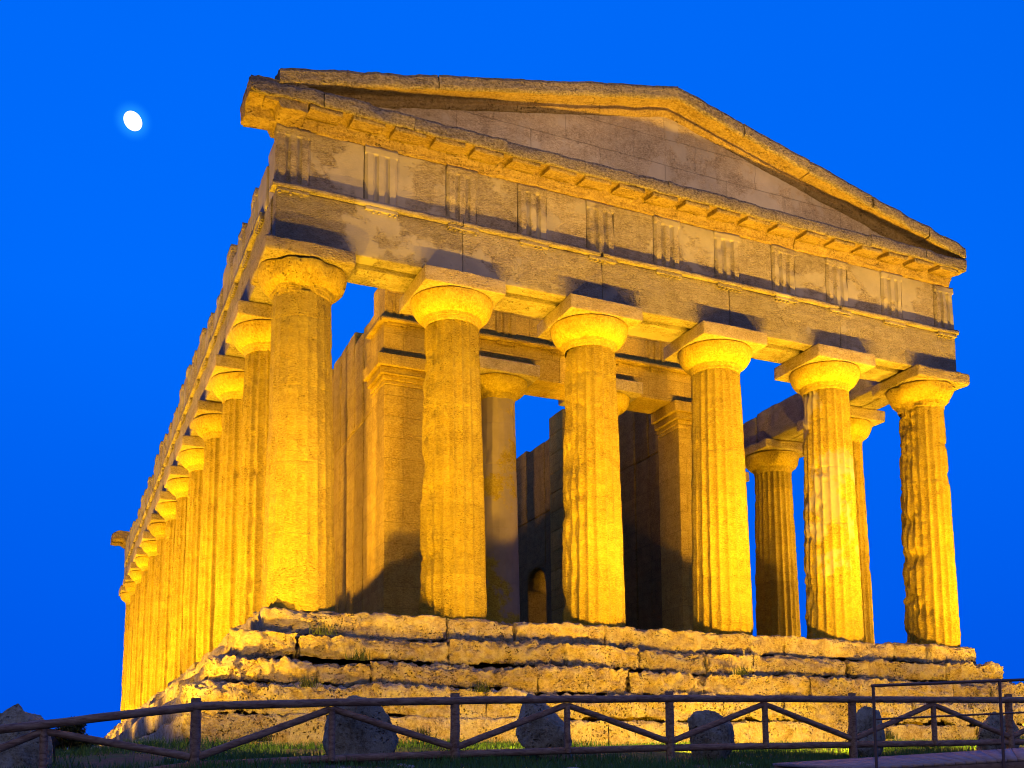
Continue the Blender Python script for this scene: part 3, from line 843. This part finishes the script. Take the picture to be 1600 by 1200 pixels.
# ------------------------------------------------------------------ floodlights
def spot(parent, w, target, watts, size=120, blend=1.0, radius=.10, col=LAMP):
    ld = bpy.data.lights.new('flood_lamp', 'SPOT'); ld.energy = watts; ld.color = col
    ld.spot_size = math.radians(size); ld.spot_blend = blend; ld.shadow_soft_size = radius
    o = bpy.data.objects.new('flood_lamp', ld); COL.objects.link(o)
    d = (Vector(target) - Vector(w)).normalized()
    o.parent = parent; o.rotation_euler = d.to_track_quat('-Z', 'Y').to_euler(); o.location = Vector(w) - ROOTS[parent.name]
    return o
def floodlight(x, y, target, watts, label, group, size=125, h=.38):
    z = float(zg(np.array([x]), np.array([y]))[0])
    t = thing('floodlight', label, 'floodlight', (x, y, z), group)
    c = np.array([x, y, z + h]); d = np.array(target, float) - c; d /= np.linalg.norm(d)
    u = np.cross(d, [0, 0, 1.]); u /= np.linalg.norm(u); v = np.cross(u, d)
    def bx(mb, c0, c1, hw0, hh0, hw1, hh1):
        V = []
        for cc, hw, hh in ((c0, hw0, hh0), (c1, hw1, hh1)):
            for a, b in ((-1, -1), (1, -1), (1, 1), (-1, 1)): V.append(cc + u * a * hw + v * b * hh)
        mb.add(V, [(0, 1, 2, 3), (7, 6, 5, 4), (0, 4, 5, 1), (1, 5, 6, 2), (2, 6, 7, 3), (3, 7, 4, 0)]); return mb
    mb = bx(MB(), c - d * .16, c - d * .01, .10, .08, .19, .14); part('housing', mb, M['housing'], t).location = -ROOTS[t.name]
    mb = bx(MB(), c - d * .008, c, .17, .12, .17, .12); part('glass', mb, M['glass'], t).location = -ROOTS[t.name]
    mb = MB()
    for s in (-1, 1): tube(mb, (x, y, z - .05) + u * s * .2, c - d * .08 + u * s * .2, .014, n=6, rows=2)
    tube(mb, np.array((x, y, z + .01)) - u * .2, np.array((x, y, z + .01)) + u * .2, .02, n=6, rows=2)
    part('bracket', mb, M['housing'], t).location = -ROOTS[t.name]
    if watts:
        spot(t, tuple(c + d * .06), target, watts, size)
        spot(t, tuple(c + d * .07), (target[0], target[1] + 2, z + 1.3), watts * (0 if x < -11 else .17 if x < 2 else .08), 150)      # spill of the reflector
    return t
FL = [(-8.0, .55), (-5.13, .6), (-2.1, 1.15), (1.1, 1.5), (4.15, 1.25), (7.2, 1.2), (11.6, 2.4)]
for i, (x, k) in enumerate(FL):
    floodlight(x, -5.1, (x - (.0 if x < 8 else 2.2), -2.2, 2.5), FRONT_W * k, 'small dark floodlight on the grass hidden behind a boulder before the temple front', 'floodlights before the temple front', 84)
for k in range(8):
    y = -1.5 + 5.2 * k
    floodlight(-12.6 if k else -11.9, y if k else -3.75, (-9.4, y + .9, 3.2), FLANK_W, 'small dark floodlight in the grass along the left flank of the temple', 'floodlights along the left flank', 112)
for k in range(3):
    y = 2 + 9 * k
    floodlight(12.8, y, (8.0, y + 1, 4.0), FLANK_W * .5, 'small dark floodlight in the grass along the right flank of the temple', 'floodlights along the right flank', 130)

zf = float(zg(np.array([6.]), np.array([-46.]))[0])
ft = floodlight(6.0, -46.0, (0.0, -1.0, 10.4), 0, 'floodlight far out on the slope behind the photographer', None, 60, 1.2)
for fx, fz in ((-5.2, 10.35), (0, 11.2), (5.2, 10.35)): spot(ft, (6.0, -45.8, zf + 1.25), (fx, -1.0, fz), FAR_W, 10.5, 1.0, .15, (1, .64, .30))

# ------------------------------------------------------------------ boulders
def boulder(x, y, size, seed, label, rot=0, name='boulder', cat='boulder', mat='boulder', sink=.12, group=None, amp=.26, sub=5):
    z = float(zg(np.array([x]), np.array([y]))[0])
    o = link(name, rock_mesh(name, size, seed, amp, sub), None, (x, y, z - sink), M[mat]); o.rotation_euler.z = rot
    return tag(o, label, cat, group)
boulder(-8.25, -6.02, (0.92, .42, 1.05), 31, 'tall dark boulder with a pale speckled foot, left of the temple front behind the fence', .2)
boulder(-5.55, -6.02, (0.80, .42, .98), 42, 'dome topped dark boulder with a pale grey broken base before the third column', -.1)
boulder(-2.72, -6.02, (1.02, .42, .86), 53, 'broad flat topped dark boulder standing before the fourth column', .1)
boulder(0.30, -6.02, (1.09, .42, 1.0), 64, 'dark boulder half hidden behind the fence post and the first handrail post', .3)
boulder(3.15, -6.02, (1.02, .42, .86), 75, 'rightmost dark boulder, square, below the right corner of the temple steps', -.15)
boulder(-12.3, -4.6, (1.0, .7, 1.08), 86, 'big boulder rising above the fence rail at the far left edge', .1, sink=.25)

# ------------------------------------------------------------------ wooden fence
fence = thing('wooden_fence', 'rustic dark wooden pole fence with diagonal braces running across the grass before the temple', 'fence', (-3.8, -6.5, -2.86))
tops = [(-13.6, -6.20, -2.63), (-11.9, -6.277, -2.394), (-10.278, -6.356, -2.167), (-8.65, -6.417, -2.095), (-7.042, -6.477, -2.042), (-5.43, -6.53, -1.995), (-3.829, -6.584, -1.957), (-2.21, -6.64, -1.93), (-.603, -6.692, -1.908), (1.01, -6.75, -1.885), (2.628, -6.803, -1.861), (4.24, -6.86, -1.84), (5.85, -6.92, -1.82)]
tops = [np.array(t) for t in tops]
def fpart(name, mb): 
    o = part(name, mb, M['wood'], fence); o.location = -ROOTS[fence.name]; return o
for i, t in enumerate(tops):
    main = i % 2 == 0
    if main:
        fpart('post', tube(MB(), t + [0, 0, -1.25], t + [.01, 0, .10], .066, .060, 14, 16, .006, 2000 + i))
    else:
        fpart('mid_post', tube(MB(), t + [0, -.01, -.73], t + [0, -.01, -.055], .046, .043, 12, 10, .005, 2020 + i))
for i in range(0, len(tops) - 1):
    a, b = tops[i], tops[i + 1]
    if i % 2 == 0 and i + 2 < len(tops):
        c = tops[i + 2]
        mb = MB(); tube(mb, a + [-.03, -.03, 0], b + [0, -.03, 0], .052, .05, 12, 12, .006, 2100 + i); tube(mb, b + [0, -.03, 0], c + [.03, -.03, 0], .05, .052, 12, 12, .006, 2110 + i)
        fpart('top_rail', mb)
        mb = MB(); d = np.array([0, 0, -.70]); tube(mb, a + d + [0, .02, 0], b + d + [0, .02, 0], .05, .048, 12, 12, .006, 2200 + i); tube(mb, b + d + [0, .02, 0], c + d + [0, .02, 0], .048, .05, 12, 12, .006, 2210 + i)
        fpart('bottom_rail', mb)
    lo, hi = (a, b) if i % 2 == 0 else (b, a)
    s = np.sign(hi[0] - lo[0])
    fpart('brace', tube(MB(), lo + [s * .05, 0, -.60], hi + [-s * .02, 0, -.08], .046, .042, 12, 12, .006, 2300 + i))

# ------------------------------------------------------------------ boardwalk and handrail
rs0 = random.Random(3)
walk = thing('boardwalk', 'low grey plank ramp rising to the right in front of the wooden fence', 'boardwalk', (-2.5, -9.6, -3.2))
NL, NR, FLc, FR = [np.array(v) for v in ((-3.17, -9.79, -3.03), (-.98, -10.42, -2.935), (-3.62, -8.70, -2.955), (.12, -9.50, -2.770))]
def wpart(name, mb, mat):
    o = part(name, mb, mat, walk); o.location = -ROOTS[walk.name]; return o
mb = MB(); n = 40
for k in range(n):
    u0, u1 = k / n * 2.4, (k + .94) / n * 2.4; t_ = np.array([0, 0, .035])
    p, q, q2, p2 = NL + (NR - NL) * u0, NL + (NR - NL) * u1, FLc + (FR - FLc) * u1, FLc + (FR - FLc) * u0
    mb.add([p, q, q2, p2, p + t_, q + t_, q2 + t_, p2 + t_], [(3, 2, 1, 0), (4, 5, 6, 7), (0, 1, 5, 4), (1, 2, 6, 5), (2, 3, 7, 6), (3, 0, 4, 7)], rs0.uniform(-1, 1))
wpart('deck', mb, M['deck'])
mb = MB()
for (p, q) in ((NL, NL + (NR - NL) * 2.4), (FLc - np.array([0, .05, 0]), FLc + (FR - FLc) * 2.4 - np.array([0, .05, 0]))):
    e = np.array([.01, .04, 0]); a_, b_ = np.array([0, 0, -.17]), np.array([0, 0, -.004])
    mb.add([p + a_, q + a_, q + e + a_, p + e + a_, p + b_, q + b_, q + e + b_, p + e + b_], [(3, 2, 1, 0), (4, 5, 6, 7), (0, 1, 5, 4), (1, 2, 6, 5), (2, 3, 7, 6), (3, 0, 4, 7)])
wpart('side_beam', mb, M['deckside'])
rail = thing('metal_handrail', 'thin dark metal handrail standing along the boardwalk at the lower right', 'handrail', (-2.2, -10.1, -3.0))
def rpart(name, mb):
    o = part(name, mb, M['metal'], rail); o.location = -ROOTS[rail.name]; return o
P0 = np.array([-3.01, -9.9, -2.03]); st = np.array([1.592, -.435, .067])
for k in range(4):
    t = P0 + st * k; rpart('post', tube(MB(), t + [0, 0, -1.06], t, .019, .019, 10, 4))
rpart('top_rail', tube(MB(), P0 - st * .015, P0 + st * 3, .019, .019, 10, 8))
rpart('mid_rail', tube(MB(), P0 + [0, 0, -.40], P0 + st * 3 + [0, 0, -.40], .012, .012, 10, 8))

# ------------------------------------------------------------------ grass, stones, bush, moon
rs = np.random.RandomState(4)
N = 150000
gx = rs.uniform(-17, 14, N); gy = rs.uniform(-13.5, -1.95, N)
dn = fbm(np.stack([gx, gy, 0 * gx], 1), .55, 4, 21)
near = sstep(-3.4, -2.3, gy) * .25
keep = rs.rand(N) < sstep(.40, .60, dn + near) * .95 + .03
inwalk = (gx > -4.0) & (gy < -8.4 + .0 * gx) & (gy > -12.2) & ((gy - (-9.72) + (gx + 3.7) * .292) > -.1)
keep &= ~inwalk
keep &= ~((np.abs(gx) < 9.8) & (gy > -2.1))
gx, gy = gx[keep], gy[keep]
ex = np.concatenate([rs.uniform(-19, -10.2, 40000)]); ey = rs.uniform(-2, 26, 40000)
gx = np.concatenate([gx, ex]); gy = np.concatenate([gy, ey]); N = len(gx)
gz = zg(gx, gy)
h = rs.uniform(.05, .15, N) * (.6 + .9 * fbm(np.stack([gx, gy, 0 * gx], 1), 1.3, 3, 8)); w = rs.uniform(.006, .012, N); a_ = rs.uniform(0, 6.283, N); l = rs.uniform(-.5, .5, N) * h; l2 = rs.uniform(-.5, .5, N) * h
V = np.zeros((N, 3, 3))
V[:, 0] = np.stack([gx - w * np.cos(a_), gy - w * np.sin(a_), gz - .02], 1); V[:, 1] = np.stack([gx + w * np.cos(a_), gy + w * np.sin(a_), gz - .02], 1); V[:, 2] = np.stack([gx + l, gy + l2, gz + h], 1)
mb = MB(); mb.add(V.reshape(-1, 3), np.arange(N * 3).reshape(-1, 3)); gr = link('grass', mb.mesh('grass', False), None, (0, 0, 0), M['grass']); tag(gr, 'short dark green grass on the slope before the temple', 'grass', None, 'stuff')

def fieldstone(x, y, size, seed, label, group=None):
    return boulder(x, y, size, seed, label, rs.uniform(0, 3), 'stone', 'stone', 'pebble', size[2] * .25, group, .2, 4)
fieldstone(-6.62, -9.3, (.42, .3, .18), 3, 'pale flat stone lying in the grass below the fence in the middle')
fieldstone(-10.9, .4, (.5, .4, .22), 5, 'pale stone lit yellow in the grass at the left corner of the temple')
fieldstone(-11.5, .9, (.35, .3, .18), 6, 'small pale stone in the grass beside the left boulder')
for k in range(26):
    fieldstone(rs.uniform(-11, 3), rs.uniform(-9.6, -6.9), tuple(rs.uniform(.05, .16) * np.array([1, .8, .55])), 100 + k, 'small pale stone scattered in the grass under the fence', 'small stones in the grass')

for k, (x, y, z) in enumerate([(-7.55, -1.25, -.46), (-6.55, -1.7, -.95), (-7.0, -1.66, -.93), (-5.6, -1.25, -.44), (-4.9, -2.05, -1.46), (-3.1, -2.1, -1.44), (-8.0, -2.12, -1.46), (-1.2, -2.1, -1.45), (.9, -1.66, -.94), (3.0, -2.1, -1.46), (-6.1, -2.2, -2.3), (-8.7, -2.25, -2.35), (-2.0, -2.2, -2.3), (4.2, -2.2, -2.25)]):
    N_ = 70; bx_ = x + rs.normal(0, .09, N_); by_ = y + rs.normal(0, .04, N_); hh = rs.uniform(.06, .2, N_); a_ = rs.uniform(0, 6.28, N_)
    V = np.zeros((N_, 3, 3)); V[:, 0] = np.stack([bx_ - .008 * np.cos(a_), by_ - .008 * np.sin(a_), 0 * bx_ + z - .06], 1); V[:, 1] = np.stack([bx_ + .008 * np.cos(a_), by_ + .008 * np.sin(a_), 0 * bx_ + z - .06], 1)
    V[:, 2] = np.stack([bx_ + rs.normal(0, .05, N_), by_ - .03 + rs.normal(0, .05, N_), z + hh], 1)
    mb = MB(); mb.add(V.reshape(-1, 3) - np.array([x, y, z]), np.arange(N_ * 3).reshape(-1, 3))
    tag(link('weed', mb.mesh('weed', False), None, (x, y, z), M['leaf']), 'small tuft of weeds growing in the joints of the stone steps', 'weed', 'weeds on the temple steps') if k in (0, 2, 4, 6, 8, 10, 11, 13) else None
bush = thing('bush', 'small dark bush against the sky between the left boulder and the temple', 'bush', (-11.25, 14, float(zg(np.array([-11.25]), np.array([14.]))[0])))
bw_ = np.array(ROOTS[bush.name])
mb = MB()
for k in range(9):
    d = np.array([rs.uniform(-.5, .5), rs.uniform(-.4, .4), rs.uniform(.7, 1.1)]); tube(mb, bw_ + [0, 0, -.1], bw_ + d, .03, .008, 6, 5, .03, 30 + k)
part('stem', mb, M['bark'], bush).location = -ROOTS[bush.name]
n = 5000; c = rs.normal(0, 1, (n, 3)); c /= np.linalg.norm(c, axis=1)[:, None]
lob = np.array([(0, 0, .8), (.35, .1, .55), (-.4, 0, .65), (.15, -.2, .95), (-.15, .2, .5), (.5, 0, .4)])
cc = lob[rs.randint(0, 6, n)] + c * (rs.rand(n) ** .4)[:, None] * np.array([.36, .34, .3]) + bw_
s = .035; d1 = rs.normal(0, s, (n, 3)); d2 = rs.normal(0, s * .5, (n, 3))
V = np.stack([cc - d1, cc + d2, cc + d1, cc - d2], 1).reshape(-1, 3)
mb = MB(); mb.add(V, np.arange(n * 4).reshape(-1, 4)); part('foliage', mb, M['leaf'], bush, (0, 0, 0), False).location = -ROOTS[bush.name]

md = Vector((.05, .857, .513)).normalized(); D = 3000.0
m, n_, b = mk_mat('moon_surface')
em = n_.nodes.new('ShaderNodeEmission'); tc = n_.nodes.new('ShaderNodeTexCoord')
f = noise_node(n_, tc.outputs['Object'], .06, 4); n_.links.new(mixn(n_, ramp_node(n_, f, .4, .6), (.86, .95, 1.0), (1, 1, .97)), em.inputs[0]); em.inputs[1].default_value = 1.6
n_.links.new(em.outputs[0], [x for x in n_.nodes if x.type == 'OUTPUT_MATERIAL'][0].inputs[0])
mm = rock_mesh('moon', (2, 2, 2), 1, 0.0, 5)
for v in mm.vertices: v.co = (v.co - Vector((0, 0, 1))).normalized()
moon = link('moon', mm, None, tuple(CAM + md * D), m)
R_ = D * .0072
q = md.to_track_quat('Z', 'Y'); moon.rotation_mode = 'QUATERNION'
moon.rotation_quaternion = q @ Matrix.Rotation(math.radians(-40), 4, 'Z').to_quaternion()
moon.scale = (R_ * .90, R_ * 1.0, R_)
tag(moon, 'bright white gibbous moon high in the blue sky left of the temple', 'moon')
